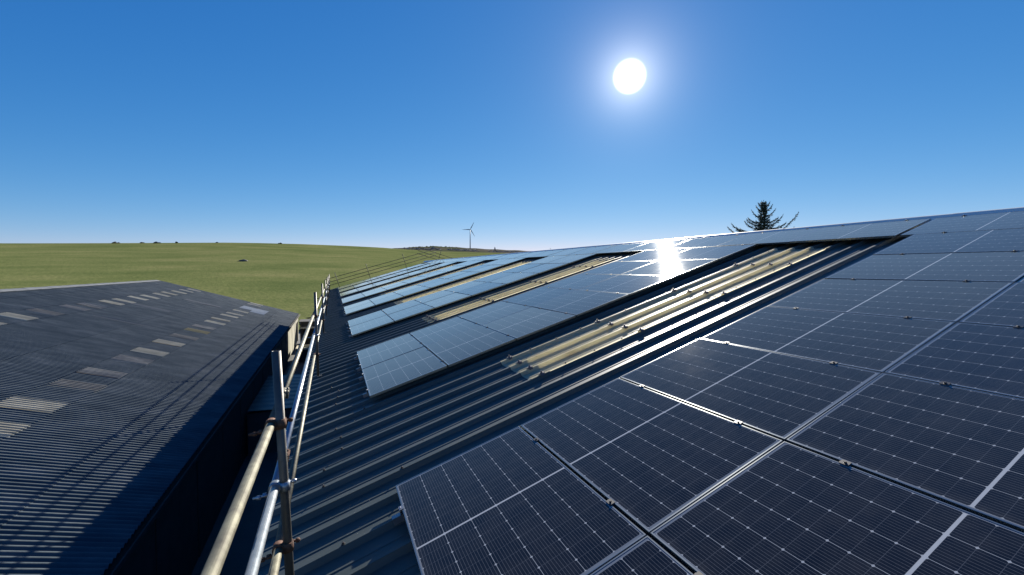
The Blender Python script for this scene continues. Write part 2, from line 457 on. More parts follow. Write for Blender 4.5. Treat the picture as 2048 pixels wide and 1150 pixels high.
for k in range(k_lo, k_hi + 1):
    u0 = U_RIB0 + k*PITCH
    pts = prof_pts(u0) + [prof_pts(u0 + PITCH)[0]]
    hole = in_rl(k)
    spans = [(V_EAVE, hole[0]), (hole[1], V_RIDGE)] if hole else [(V_EAVE, V_RIDGE)]
    for (a, b) in spans:
        n = len(roofmb.v)
        for (u, h) in pts:
            roofmb.v.append(tuple(P(u, a, h))); roofmb.v.append(tuple(P(u, b, h)))
        for i in range(len(pts) - 1):
            roofmb.face((n+2*i, n+2*i+1, n+2*i+3, n+2*i+2))
u_end = U_RIB0 + (k_hi+1)*PITCH - 0.02
# side laps: every third crest an upper sheet lies 3 mm proud over a narrow strip
for k in range(k_lo, k_hi + 1, 3):
    if in_rl(k) or in_rl(k-1): continue
    u0 = U_RIB0 + k*PITCH
    seg = [(u0 - 0.0205, H_RIB + 0.003), (u0 + 0.0205, H_RIB + 0.003), (u0 + 0.036, H_PAN + 0.012)]
    for i in range(2):
        (ua, ha), (ub, hb) = seg[i], seg[i+1]
        roofmb.quad(P(ua, V_EAVE, ha), P(ua, V_RIDGE, ha), P(ub, V_RIDGE, hb), P(ub, V_EAVE, hb))
# far slope of the roof, the other way down
APEX = P(0, V_RIDGE, H_PAN)
def P2(u, v, h=0.0):                         # mirrored slope, v measured up from its eave
    q = P(u, v, h)
    return Vector((2*APEX.x - q.x, q.y, q.z))
n = len(roofmb.v)
for k in range(k_lo, k_hi + 1):
    u0 = U_RIB0 + k*PITCH
    pts = prof_pts(u0) + [prof_pts(u0 + PITCH)[0]]
    n = len(roofmb.v)
    for (u, h) in pts:
        roofmb.v.append(tuple(P2(u, V_EAVE, h))); roofmb.v.append(tuple(P2(u, V_RIDGE, h)))
    for i in range(len(pts) - 1):
        roofmb.face((n+2*i, n+2*i+1, n+2*i+3, n+2*i+2))
roof = barn_part(roofmb, 'roof', M['roof'])

# ridge capping
mb = MB()
rp = [(9.20, -0.088), (9.32, -0.074), (9.41, -0.045), (9.465, -0.012), (9.50, 0.004)]
ridge_pts = [P(0, v, h) for v, h in rp]
ridge_pts += [Vector((2*APEX.x - q.x, 0, q.z)) for q in ridge_pts[:-1][::-1]]
prev = None
useg = [U_NEAR + i*3.0 for i in range(19)]
for a in useg:
    b = min(a + 3.06, u_end)
    lift = 0.003 if int(round(a/3.0)) % 2 else 0.0
    n = len(mb.v)
    for q in ridge_pts:
        mb.v.append((q.x, a, q.z + lift)); mb.v.append((q.x, b, q.z + lift))
    for i in range(len(ridge_pts) - 1):
        mb.face((n+2*i, n+2*i+1, n+2*i+3, n+2*i+2), True)
barn_part(mb, 'ridge_cap', M['ridgecap'], roof)

# verge trim on the far gable
mb = MB()
for sgn in (0, 1):
    PP = P if not sgn else P2
    for (ua, ub, ha, hb) in ((u_end - 0.14, u_end + 0.02, -0.075, -0.068),):
        a0, a1, b0, b1 = PP(ua, V_EAVE, ha), PP(ua, V_RIDGE, ha), PP(ub, V_EAVE, ha), PP(ub, V_RIDGE, ha)
        mb.quad(a0, a1, b1, b0)
        c0, c1 = PP(ub, V_EAVE, -0.33), PP(ub, V_RIDGE, -0.33)
        mb.quad(b0, b1, c1, c0)
barn_part(mb, 'verge_trim', M['alu_dull'], roof)

# rooflights
def rooflight(u, n, v0, v1):
    mb = MB()
    segs = [(v0, 3.56), (3.50, 5.2), (5.14, v1)]
    for si, (a, b) in enumerate(segs):
        for k in range(n):
            pts = prof_pts(u + k*PITCH, 0.005 + 0.004*si) + [prof_pts(u + (k+1)*PITCH, 0.005 + 0.004*si)[0]]
            if k == n - 1: pts += [(u + n*PITCH + 0.0175, pts[-1][1])]
            m0 = len(mb.v)
            for (uu, h) in pts:
                mb.v.append(tuple(P(uu, a, h))); mb.v.append(tuple(P(uu, b, h)))
            for i in range(len(pts) - 1):
                mb.face((m0+2*i, m0+2*i+1, m0+2*i+3, m0+2*i+2))
    hl = H_PAN - 0.07                          # unseen sheet added below to bounce light up through the rooflight
    ua, ub = u - 0.03, u + n*PITCH + 0.03
    mb.quad(P(ua, v0, hl), P(ua, v1, hl), P(ub, v1, hl), P(ub, v0, hl))
    return barn_part(mb, 'rooflight', M['grp'], roof)
for a in RL: rooflight(*a)

# gutter under the eave and the barn's walls
mb = MB()
g = [(0.0, -0.08), (0.0, -0.15), (-0.03, -0.18), (-0.08, -0.18), (-0.10, -0.15), (-0.10, -0.10)]
e0 = P(0, V_EAVE, H_PAN)
for i in range(len(g) - 1):
    (xa, za), (xb, zb) = g[i], g[i+1]
    A = (e0.x + 0.06 + xa, U_NEAR, e0.z - 0.03 + za); B = (e0.x + 0.06 + xa, u_end, e0.z - 0.03 + za)
    C_ = (e0.x + 0.06 + xb, u_end, e0.z - 0.03 + zb); D = (e0.x + 0.06 + xb, U_NEAR, e0.z - 0.03 + zb)
    mb.quad(A, B, C_, D)
barn_part(mb, 'gutter', M['dark'])
mb = MB()
wx0, wx1 = e0.x + 0.13, 2*APEX.x - e0.x - 0.13
zt = e0.z - 0.05
mb.box(wx0, wx0 + 0.2, U_NEAR + 0.2, u_end - 0.2, GROUND, zt)
mb.box(wx1 - 0.2, wx1, U_NEAR + 0.2, u_end - 0.2, GROUND, zt)
for ya in (U_NEAR + 0.2, u_end - 0.4):
    n = len(mb.v)
    for yy in (ya, ya + 0.2):
        mb.v += [(wx0 + 0.2, yy, GROUND), (wx1 - 0.2, yy, GROUND), (wx1 - 0.2, yy, zt), (APEX.x, yy, APEX.z - 0.06), (wx0 + 0.2, yy, zt)]
    mb.face((n, n+1, n+2, n+3, n+4)); mb.face((n+9, n+8, n+7, n+6, n+5))
barn_part(mb, 'wall', M['wall'])

# fasteners: big saddle washers on the rooflight crests, small screws elsewhere
def fastener_mesh(big):
    mb = MB()
    if big:
        mb.box(-0.034, 0.034, -0.024, 0.024, 0.000, 0.005)
        n = len(mb.v)                          # saddle wings that fold down both flanks of the rib
        for sg in (-1, 1):
            mb.v += [(-0.03, sg*0.024, 0.004), (0.03, sg*0.024, 0.004), (0.024, sg*0.040, -0.022), (-0.024, sg*0.040, -0.022)]
            k = len(mb.v) - 4; mb.face((k, k+1, k+2, k+3))
        mb.tube((0, 0, 0.004), (0, 0, 0.012), 0.020, 12, 0.016)
        mb.tube((0, 0, 0.012), (0, 0, 0.032), 0.011, 8, 0.009)
    else:
        mb.tube((0, 0, 0), (0, 0, 0.004), 0.014, 10)
        mb.tube((0, 0, 0.004), (0, 0, 0.016), 0.008, 6)
    o = mb.build('fastener', M['washer'] if big else M['screw'], roof)
    return o
def put_fastener(proto, u, v, h):
    q = P(u, v, h)
    o = proto[0] if not proto[1] else proto[0].copy()
    if proto[1]: COL.objects.link(o)
    proto[1] += 1
    o.parent = roof
    o.location = (q.x, q.y, q.z - GROUND)
    o.rotation_euler = (0, -TH, 0)
FB, FS = [fastener_mesh(True), 0], [fastener_mesh(False), 0]
for ri, (u, n, v0, v1) in enumerate(RL[:2]):
    for k in range(n + 1):
        for v in (1.95, 3.53, 5.17, 6.75):
            put_fastener(FB, u + k*PITCH, v, H_RIB + 0.016)
    if ri == 0:
        v = 2.3
        while v < 7.8:
            for kk in (0, n):
                if min(abs(v - q) for q in (1.95, 3.53, 5.17, 6.75)) > 0.15:
                    put_fastener(FS, u + kk*PITCH, v, H_RIB + 0.008)
            v += 0.45
for k in range(-4, 12):
    put_fastener(FS, U_RIB0 + k*PITCH + random.uniform(-0.006, 0.006), -0.42 + random.choice((0, 0, 0.33, -0.12, 0.55)) + random.uniform(-0.05, 0.05), H_RIB + 0.003)
for k in (-1, 1, 3, 0, 2):
    put_fastener(FS, U_RIB0 + k*PITCH + 0.10, 0.28 + 0.1*(k % 2), H_PAN + 0.001)

# ------------------------------------------------------------------ solar panels
VP = 1.154
def panel_meshes():
    lip, dep = 0.009, 0.035
    fm = MB()
    o = [(0, 0), (PWID, 0), (PWID, PLEN), (0, PLEN)]
    i_ = [(lip, lip), (PWID - lip, lip), (PWID - lip, PLEN - lip), (lip, PLEN - lip)]
    ch = 0.0012
    oc = [(ch, ch), (PWID - ch, ch), (PWID - ch, PLEN - ch), (ch, PLEN - ch)]
    for k in range(4):
        j = (k + 1) % 4
        fm.quad((*oc[k], 0), (*oc[j], 0), (*i_[j], 0), (*i_[k], 0))
        fm.quad((*o[k], -ch), (*o[j], -ch), (*oc[j], 0), (*oc[k], 0))
        fm.quad((*o[k], -dep), (*o[j], -dep), (*o[j], -ch), (*o[k], -ch))
        fm.quad((*i_[k], 0), (*i_[j], 0), (*i_[j], -dep), (*i_[k], -dep))
        fm.quad((*i_[k], -dep), (*i_[j], -dep), (*o[j], -dep), (*o[k], -dep))
    gm = MB()
    e = lip - 0.002
    gm.box(e, PWID - e, e, PLEN - e, -0.0065, -0.0016)
    return fm, gm
proto = empty('solar_panel', (0, 0, 0))
fm, gm = panel_meshes()
p_frame = fm.build('frame', M['alu'], proto)
p_glass = gm.build('glass', M['cell'], proto)
# mid clamp with the short rail it bolts to; sits in the gap on the panel's upper long side
def clamp_mesh(name, end):
    mb = MB()
    if not end:
        mb.box(-0.009, 0.029, -0.024, 0.024, 0.0008, 0.005)
        mb.box(0.002, 0.018, -0.03, 0.03, -0.036, 0.0008)
        mb.tube((0.010, 0, 0.005), (0.010, 0, 0.013), 0.008, 6)
        mb.box(-0.16, 0.18, -0.022, 0.022, -0.088, -0.0365)
    else:
        mb.box(-0.022, 0.012, -0.025, 0.025, 0.0008, 0.005)
        mb.box(-0.022, -0.017, -0.025, 0.025, -0.036, 0.0008)
        mb.tube((-0.010, 0, -0.036), (-0.010, 0, 0.013), 0.006, 6)
        mb.box(-0.085, 0.25, -0.022, 0.022, -0.088, -0.0365)
    return mb.build(name, M['alu_dull'] if end else M['clamp'], proto)
p_clamps = []
for yy in (PLEN - 0.35, 0.335):
    c = clamp_mesh('clamp', False) if not p_clamps else p_clamps[0].copy()
    if p_clamps: COL.objects.link(c)
    c.parent = proto; c.location = (PWID, yy, 0)
    p_clamps.append(c)
p_ends = []
for yy in (PLEN - 0.35, 0.335):
    c = clamp_mesh('end_clamp', True) if not p_ends else p_ends[0].copy()
    if p_ends: COL.objects.link(c)
    c.parent = proto; c.location = (0, yy, 0)
    p_ends.append(c)
used = [False]
ORD = ['first', 'second', 'third', 'fourth', 'fifth', 'sixth', 'seventh', 'eighth', 'ninth', 'tenth', 'eleventh', 'twelfth', 'thirteenth', 'fourteenth', 'fifteenth', 'sixteenth',
       'seventeenth', 'eighteenth', 'nineteenth', 'twentieth', 'twenty-first', 'twenty-second', 'twenty-third', 'twenty-fourth', 'twenty-fifth', 'twenty-sixth', 'twenty-seventh']
pend = []
def panel(u_far, v0, label, first_row):
    rot = (R(random.uniform(-0.2, 0.2)), -TH + R(random.uniform(-0.2, 0.2)), 0)
    loc = P(u_far - PLEN, v0 + 0.010, random.uniform(-0.001, 0.001))
    pend.append((loc, rot, label, first_row))
UP = 1.732
for c in range(2):
    for r in range(7):
        where = ('far' if c == 0 else 'near')
        panel(-c*UP, r*VP, f'solar panel, {ORD[r]} row up from the gutter, {where} column of the nearest block', r == 0)
STRIPS = [2.636, 8.552, 14.296, 20.051, 26.151, 31.704, 36.709]
for s, u0 in enumerate(STRIPS):
    for c in range(2):
        for r in range(7):
            where = ('near' if c == 0 else 'far')
            panel(u0 + PLEN + c*(PLEN + 0.012) + 0.02, r*VP, f'solar panel, {ORD[r]} row up from the gutter, {where} half of {ORD[s]} strip past nearest block', r == 0)
u = 0.2 + 2*UP - 0.0
k = 0
u_top = 0.195 - UP*1                        # first one starts at the right-hand edge of the view
uf = 0.195 - UP
brk = {2: 0.05, 5: 0.05, 9: 0.05, 14: 0.05, 19: 0.05}
pos = uf
k = 0
while pos < 40.2:
    panel(pos, 7*VP + 0.02, f'solar panel in the single top row under the ridge, {ORD[k]} from the right', False)
    k += 1
    pos += UP + brk.get(k, 0.0)
for idx, (loc, rot, label, fr) in enumerate(pend):
    t = proto if idx == 0 else proto.copy()
    if idx:
        COL.objects.link(t)
        for ch in [p_frame, p_glass] + p_clamps + (p_ends if fr else []):
            d = ch.copy(); COL.objects.link(d); d.parent = t
    t.location = loc; t.rotation_euler = rot
    tag(t, label, 'solar panel', 'solar panels on the barn roof')

# ------------------------------------------------------------------ guard rails of scaffold tube
def coupler(a_dir_rail, p_rail, p_post, d_post, mt, parent):
    """right-angle coupler: a band round the rail, a band round the post, bolts with nuts"""
    mb = MB()
    dr = Vector(a_dir_rail).normalized(); dp = Vector(d_post).normalized()
    pr, pp = Vector(p_rail), Vector(p_post)
    mb.tube(pr - dr*0.027, pr + dr*0.027, 0.0315, 14)
    mb.tube(pp - dp*0.027, pp + dp*0.027, 0.0315, 14)
    mid = (pr + pp)/2
    s = dr.cross(dp).normalized()
    mb.tube(pr - dp*0.034 - s*0.045, pr - dp*0.034 + s*0.030, 0.008, 8)
    mb.tube(pr - dp*0.034 + s*(-0.062), pr - dp*0.034 - s*0.040, 0.0135, 6)
    mb.tube(pp + dr*0.036 - s*0.030, pp + dr*0.036 + s*0.062, 0.008, 8)
    mb.tube(pp + dr*0.036 + s*0.040, pp + dr*0.036 + s*0.058, 0.0135, 6)
    mb.tube(pr - dr*0.012 - dp*0.03, pr - dr*0.012 - dp*0.036 + s*(-0.11), 0.0075, 8)
    mb.tube(pr - dr*0.012 - dp*0.036 + s*(-0.09), pr - dr*0.012 - dp*0.036 + s*(-0.07), 0.013, 6)
    return mb.build('coupler', mt, parent)
TR = 0.02415
grail = empty('guard_rail', (CAM.x - 0.28, 0, P(0, -0.73, H_PAN).z))
tag(grail, 'scaffold tube guard rail of three rails on short posts along the barn eave', 'guard rail')
def under(o, par):
    o.parent = par
    o.matrix_parent_inverse = Matrix.Translation(par.location).inverted()
    return o
drops = (0.90, 1.27, 1.635)
posts = [(-0.70, -0.304, -0.243, 0.475), (5.45, -0.312, -0.278, 0.44), (11.45, -0.318, -0.285, 0.46), (17.3, -0.315, -0.275, 0.48), (23.3, -0.31, -0.28, 0.47), (29.3, -0.315, -0.28, 0.50), (35.3, -0.31, -0.28, 0.48), (41.4, -0.31, -0.28, 0.47), (-6.6, -0.31, -0.27, 0.47)]
pbase = []
for (y, xt, xb, top) in posts:
    zt_ = CAM.z - top
    xbw = CAM.x + xb
    zb = P(0, xbw/CT, H_RIB).z + 0.012
    a = Vector((CAM.x + xt, y + 0.02, zt_)); b = Vector((xbw, y, zb))
    mb = MB(); mb.tube(b, a, TR, 20, inner=TR - 0.004)
    under(mb.build('post', M['post'], None), grail)
    mb = MB(); mb.box(-0.04, 0.04, -0.04, 0.04, 0, 0.006, T=lambda x_, y_, z_: P(y + y_, xbw/CT + x_, H_RIB + 0.004 + z_))
    under(mb.build('base_plate', M['post'], None), grail)
    pbase.append((a, b))
rails_mats = ('galv_old', 'galv', 'galv_old')
offs = (-0.001, -0.0, 0.001)
order = sorted(range(len(posts)), key=lambda i: posts[i][0])
for ri, d in enumerate(drops):
    z = CAM.z - d
    pts = []
    for i in order:
        a, b = pbase[i]
        f = (z - b.z)/(a.z - b.z)
        q = b + (a - b)*f
        jit = 0 if posts[i][0] < 0 else random.uniform(-0.012, 0.012)
        pts.append((i, Vector((q.x - 0.0485, q.y, z + jit)), q))
    # straight lengths of tube, joined by sleeves between posts
    ends = [pts[0][1] + (pts[0][1] - pts[1][1]).normalized()*1.2] + [p_[1] for p_ in pts[1:]] + [pts[-1][1] + Vector((0, 2.6, 0))]
    line = [ends[0]] + [p_[1] for p_ in pts] + [ends[-1]]
    mb = MB()
    for q0, q1 in zip(line, line[1:]):
        if (q1 - q0).length > 0.01: mb.tube(q0, q1, TR, 20)
    under(mb.build('rail', M[rails_mats[ri]], None), grail)
    for (i, pr, pp) in pts:
        if posts[i][0] < -3: continue
        a, b = pbase[i]
        mt = M['galv'] if ri == 1 else M['rust']
        c = coupler((0, 1, 0), pr, pp, a - b, mt, None)
        under(c, grail)
for (ri, y, mt) in ((0, -0.02, 'galv_old'), (1, -0.25, 'rust')):          # sleeves that join two lengths
    i0 = 0; a, b = pbase[0]; z = CAM.z - drops[ri]
    f = (z - b.z)/(a.z - b.z); q = b + (a - b)*f
    a1, b1 = pbase[1]; q1 = b1 + (a1 - b1)*((z - b1.z)/(a1.z - b1.z))
    tt = (y - q.y)/(q1.y - q.y); c = q + (q1 - q)*tt - Vector((0.0485, 0, 0))
    mb = MB()
    mb.tube(c - Vector((0, 0.06, 0)), c + Vector((0, 0.06, 0)), 0.0305, 16)
    mb.tube(c + Vector((0.03, -0.03, 0.03)), c + Vector((0.03, -0.03, -0.03)), 0.008, 8)
    mb.tube(c + Vector((0.028, 0.03, 0.034)), c + Vector((0.028, 0.03, -0.03)), 0.008, 8)
    mb.box(c.x + 0.018, c.x + 0.042, c.y - 0.05, c.y + 0.05, c.z + 0.012, c.z + 0.022)
    under(mb.build('sleeve', M[mt], None), grail)

gg = empty('guard_rail', P(U_FAR + 0.3, -0.5, H_PAN))
tag(gg, 'far guard rail of thin scaffold tubes crossing over the distant gable', 'guard rail')
ug = U_FAR + 0.25
hts = (0.34, 0.66, 1.0)
for h in hts:
    for PP, v0, v1 in ((P, -0.9, 10.5), (P2, -0.9, 11.0)):
        yo = 0.0 if PP is P else 0.11
        mb = MB(); mb.tube(PP(ug + yo, v0, h), PP(ug + yo, v1, h), TR*1.05, 8)
        under(mb.build('rail', M['darktube'], None), gg)
for PP, vs_ in ((P, (0.15, 3.2, 7.0)), (P2, (8.6, 4.0))):
    for v in vs_:
        yo = 0.055
        mb = MB(); mb.tube(PP(ug + yo, v, -0.14), PP(ug + yo, v, 1.45), TR*1.05, 8)
        under(mb.build('post', M['darktube'], None), gg)

# ------------------------------------------------------------------ shed with the corrugated roof
SX, SZ = -3.93, -3.27                       # eave line
SLOPE = math.tan(R(17.2)); SRX = -16.3; SRZ = SZ + (SX - SRX)*SLOPE
SY0, SY1 = -9.0, 49.85
shed = empty('shed', (SX - 12.3, 20, GROUND))
tag(shed, 'long low shed with dark corrugated roof and two rows of small rooflights', 'shed')
def S(x, y, h=0.0):
    return Vector((x, y, SZ + (SX - x)*SLOPE + h))
CP, CA = 0.146, 0.024
def corr(y): return CA*math.sin(2*math.pi*y/CP)
ROWX = [SX, -7.42, -8.52, -10.6, -12.62, -13.66, SRX + 0.12]
def sheet_strip(mb, x0, x1, y0, y1, h0, h1, n=8):
    steps = max(2, int(round((y1 - y0)/CP*n)))
    m0 = len(mb.v)
    for i in range(steps + 1):
        y = y0 + (y1 - y0)*i/steps
        mb.v.append(tuple(S(x0, y, corr(y) + h0))); mb.v.append(tuple(S(x1, y, corr(y) + h1)))
    for i in range(steps):
        mb.face((m0+2*i, m0+2*i+1, m0+2*i+3, m0+2*i+2), True)
mb = MB()
XL = [SX, -5.7, -7.38, -8.54, -10.3, -12.58, -13.7, -15.2, SRX + 0.05]
for i in range(len(XL) - 1):
    sheet_strip(mb, XL[i] + (0.0 if i == 0 else 0.0), XL[i+1] - 0.10 if i < len(XL) - 2 else XL[i+1], SY0, SY1, 0.012, 0.0)
# far slope
mb.quad((SRX - 0.05, SY0, SRZ), (SRX - 0.05, SY1, SRZ), (2*SRX - SX, SY1, SZ), (2*SRX - SX, SY0, SZ))
def shed_fix(o_mb, name, mt, parent, off=None):
    b = shed.location
    o_mb.v = [(x - b.x, y - b.y, z - b.z) for x, y, z in o_mb.v]
    return o_mb.build(name, mt, parent)
sroof = shed_fix(mb, 'roof', M['fibre'], shed)
mb = MB()
for i in range(int((SY1 - SY0)/1.1)):
    y0 = SY0 + i*1.1; y1 = min(y0 + 1.13, SY1)
    l = 0.008 if i % 2 else 0
    pr = [(0.34, -0.055), (0.16, 0.02), (0.0, 0.06), (-0.16, 0.02), (-0.34, -0.055)]
    for (xa, za), (xb, zb) in zip(pr, pr[1:]):
        mb.quad((SRX + xa, y0, SRZ + za + l), (SRX + xa, y1, SRZ + za + l), (SRX + xb, y1, SRZ + zb + l), (SRX + xb, y0, SRZ + zb + l))
shed_fix(mb, 'ridge_cap', M['ridge'], sroof)
LOW = [8.5, 10.7, 12.45, 14.6, 16.35, 18.8, 20.6, 23.1, 25.25, 27.7, 29.5, 32.05, 33.95, 36.55, 38.3, 40.8, 47.9, 49.2]
UPR = [16.0, 18.2, 20.5, 22.6, 24.6, 27.2, 28.8, 31.2, 32.9, 35.4, 37.3, 39.8, 41.75, 44.1, 46.4, 48.4]
rr = random.Random(3)
for row, ys, (xa, xb) in ((0, LOW, (-7.38, -8.50)), (1, UPR, (-12.62, -13.64))):
    for i, y in enumerate(ys):
        wdt = (0.86 if y < 30 else 0.74) + rr.uniform(-0.12, 0.08)
        mb = MB()
        dxx = rr.uniform(-0.05, 0.05)
        sheet_strip(mb, xa + dxx, xb + dxx, y - wdt/2, y + wdt/2, 0.022, 0.020)
        mt = M['grp_shed2'] if (row == 0 and i == 9) else M[('grp_shed', 'grp_shed3', 'grp_shed', 'grp_shed3', 'grp_shed4')[(i*3 + row*2 + (1 if y > 30 else 0)) % 5]] if y < 30 else M['grp_shed3']
        shed_fix(mb, 'rooflight', mt, sroof)
for (x0, x1, y0, y1) in ((-6.3, -8.4, 43.2, 45.3), (-6.3, -7.4, 41.9, 43.2)):
    mb = MB(); sheet_strip(mb, x0, x1, y0, y1, 0.025, 0.023); shed_fix(mb, 'patch_sheet', M['fibre_new'], sroof)
for (x0, x1, y0, y1) in ((-10.55, -12.55, 32.2, 32.9), (-9.2, -11.8, 39.9, 40.9), (-9.6, -12.0, 26.0, 26.3)):
    mb = MB(); sheet_strip(mb, x0, x1, y0, y1, 0.020, 0.018); shed_fix(mb, 'patch_sheet', M['fibre_pale'] if 'fibre_pale' in M else noisy('paler_sheet', [(0.3, (0.065, 0.078, 0.09)), (0.7, (0.10, 0.115, 0.125))], nscale=1.5, rough=0.75), sroof)
# eave gutter and walls: vertical panels along the side
mb = MB()
for xa, xb, za, zb in ((0.02, 0.02, -0.03, -0.13), (0.02, 0.12, -0.13, -0.13), (0.12, 0.12, -0.13, -0.03)):
    mb.quad((SX + xa, SY0, SZ + za), (SX + xa, SY1, SZ + za), (SX + xb, SY1, SZ + zb), (SX + xb, SY0, SZ + zb))
shed_fix(mb, 'gutter', M['timber_and_shade'], shed)
yy = SY0
i = 0
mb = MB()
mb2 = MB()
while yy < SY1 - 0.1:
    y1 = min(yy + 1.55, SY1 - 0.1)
    (mb2 if yy < 36 else mb).box(SX - 0.22, SX - 0.10 + 0.012*(i % 2), yy, y1 - 0.03, GROUND + (0.5 if yy > 36 else 0), SZ - 0.06)  # near panels go to a dark mesh, the barn's shade painted into their colour
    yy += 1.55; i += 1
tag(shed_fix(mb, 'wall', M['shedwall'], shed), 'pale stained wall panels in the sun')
tag(shed_fix(mb2, 'wall', M['timber_and_shade'], shed), 'near wall panels with the barn shadow put into their dark colour')
mb = MB()
for ya in (SY0 + 0.1, SY1 - 0.3):
    n = len(mb.v)
    for yv in (ya, ya + 0.15):
        mb.v += [(SX - 0.25, yv, GROUND), (SX - 0.25, yv, SZ - 0.06), (SRX, yv, SRZ - 0.10), (2*SRX - SX + 0.25, yv, SZ - 0.06), (2*SRX - SX + 0.25, yv, GROUND)]
    mb.face((n, n+1, n+2, n+3, n+4)); mb.face((n+9, n+8, n+7, n+6, n+5))
mb.box(2*SRX - SX + 0.1, 2*SRX - SX + 0.25, SY0, SY1 - 0.1, GROUND, SZ - 0.06)
shed_fix(mb, 'gable', M['wall'], shed)

# ------------------------------------------------------------------ things in the yard between the buildings
lean = empty('lean_to', (-2.6, 21.5, GROUND))
tag(lean, 'low dark lean-to roof in the shadow between shed and barn', 'lean-to')
mb = MB(); mb.box(-1.35, 1.35, -3.2, 3.2, 0, 1.95); mb.build('wall', M['wall'], lean)
mb = MB()
nn = 36
for i in range(nn + 1):
    y = -3.4 + 6.8*i/nn
    hh = 0.02*(1 if (i % 4) in (0, 1) else 0)
    mb.v.append((-1.32, y, 2.10 + hh)); mb.v.append((1.45, y, 2.0 + hh))
for i in range(nn): mb.face((2*i, 2*i+1, 2*i+3, 2*i+2))
mb.build('roof', M['roof'], lean)

fold = empty('cattle_shelter', (-1.3, 47.5, GROUND))
tag(fold, 'open fronted dark shelter with pale beam beyond the shed corner', 'shelter')
mb = MB(); mb.box(-2.4, 2.6, 1.9, 2.1, 0, 2.6); mb.box(-2.4, -2.2, 0, 1.9, 0, 2.4); mb.box(2.4, 2.6, 0, 1.9, 0, 2.4); mb.build('wall', M['timber_and_shade'], fold)
mb = MB(); mb.box(-2.5, 2.7, -0.15, 2.2, 2.62, 2.72); mb.build('roof', M['timber_and_shade'], fold)
mb = MB(); mb.box(-2.45, 2.65, -0.20, -0.04, 1.95, 2.14); mb.build('beam', M['cream'], fold)
mb = MB(); mb.box(-2.2, 2.4, 0.05, 0.2, 2.16, 2.6); mb.build('fascia', M['timber_and_shade'], fold)
binn = empty('feed_bunker', (-2.55, 39.6, GROUND))
tag(binn, 'dark box bunker with cream rim standing beside the shed wall', 'bunker')
mb = MB(); mb.box(-0.9, 0.9, -0.9, 0.9, 0, 1.15); mb.build('body', M['timber_and_shade'], binn)
mb = MB()
for a in ((-0.98, 0.98, -0.98, -0.86), (-0.98, 0.98, 0.86, 0.98), (-0.98, -0.86, -0.86, 0.86), (0.86, 0.98, -0.86, 0.86)): mb.box(*a, 1.155, 1.27)
mb.box(-0.98, -0.90, -0.98, -0.905, 0, 1.15); mb.build('rim', M['cream'], binn)
mb = MB(); mb.box(-0.85, 0.85, -0.85, 0.85, 1.0, 1.16); tag(mb.build('silage', M['leaf'], binn))
sack = None
mb = MB()
rs = random.Random(5)
for i in range(30):                           # coursed boulders with an uneven top
    x0 = -4.6 + i*0.42
    for j in range(3):
        o_ = rs.uniform(-0.05, 0.05)
        mb.box(x0 + 0.01 + (0.2 if j % 2 else 0), x0 + 0.40 + (0.2 if j % 2 else 0), 60 + o_, 60.55 + o_, GROUND + 0.44*j, GROUND + 0.44*j + 0.43 + (rs.uniform(-0.1, 0.18) if j == 2 else 0))
wl = tag(mb.build('stone_wall', M['stone']), 'weathered grey stone wall at the foot of the grass field', 'wall')

# ------------------------------------------------------------------ vegetation
def leafball(mb, c, rx, ry, rz, n, size, rnd):
    for _ in range(n):
        while True:
            d = Vector((rnd.uniform(-1, 1), rnd.uniform(-1, 1), rnd.uniform(-1, 1)))
            if 0.25 < d.length < 1: break
        q = Vector(c) + Vector((d.x*rx, d.y*ry, d.z*rz))
        a = Vector((rnd.gauss(0, 1), rnd.gauss(0, 1), rnd.gauss(0, 1))).normalized()*size*rnd.uniform(0.6, 1.4)
        b = a.orthogonal().normalized()*size*rnd.uniform(0.3, 0.8)
        mb.tri(q - a*0.5 - b*0.5, q + a*0.5, q - a*0.3 + b)
def bush_proto(name, mt, seed, n=5, w_=2.4, h_=1.3):
    rnd = random.Random(seed)
    t = empty(name, (0, 0, -500))
    mb = MB()
    for i in range(n):
        x = rnd.uniform(-w_, w_); z = h_*(0.45 + 0.35*rnd.random())*(1 - 0.4*abs(x)/w_)
        leafball(mb, (x, rnd.uniform(-w_*0.4, w_*0.4), z), w_*0.5, w_*0.45, z*0.95, 240, 0.38*h_/1.3, rnd)
    f = mb.build('foliage', mt, t)
    mb = MB()
    for i in range(4):
        a = rnd.uniform(-w_*0.5, w_*0.5)
        mb.tube((a*0.4, 0, -0.3), (a, rnd.uniform(-0.3, 0.3), h_*0.8), 0.06, 6, 0.02)
    s = mb.build('stem', M['bark'], t)
    return [t, f, s, 0]
def polar(az, r, dz=0.0, z=None):
    a = R(az)
    x, y = CAM.x + r*math.sin(a), CAM.y + r*math.cos(a)
    return Vector((x, y, (ground_z(x, y) if z is None else z) + dz))
def put(pr, loc, sc, label, cat, group=None):
    t = pr[0] if pr[3] == 0 else pr[0].copy()
    if pr[3]:
        COL.objects.link(t)
        for ch in pr[1:3]:
            d = ch.copy(); COL.objects.link(d); d.parent = t
    pr[3] += 1
    t.location = loc; t.scale = sc; t.rotation_euler = (0, 0, R(37*pr[3]))
    tag(t, label, cat, group)
bp = bush_proto('gorse_bush', M['leaf'], 11)
put(bp, polar(-19.62, 400, -0.5), (0.75, 0.75, 1.1), 'rounded dark bush alone at the left on the field skyline', 'bush', 'bushes on the field skyline')
bp2 = bush_proto('gorse_bush', M['leaf'], 12, n=7, w_=3.2, h_=1.1)
put(bp2, polar(-17.7, 400, -0.5), (0.5, 0.6, 1.0), 'ragged twin lumped bush between two others on the field skyline', 'bush', 'bushes on the field skyline')
put(bp, polar(-16.55, 398, -0.5), (0.9, 0.9, 1.1), 'long low bush tapering to the right on the field skyline', 'bush', 'bushes on the field skyline')
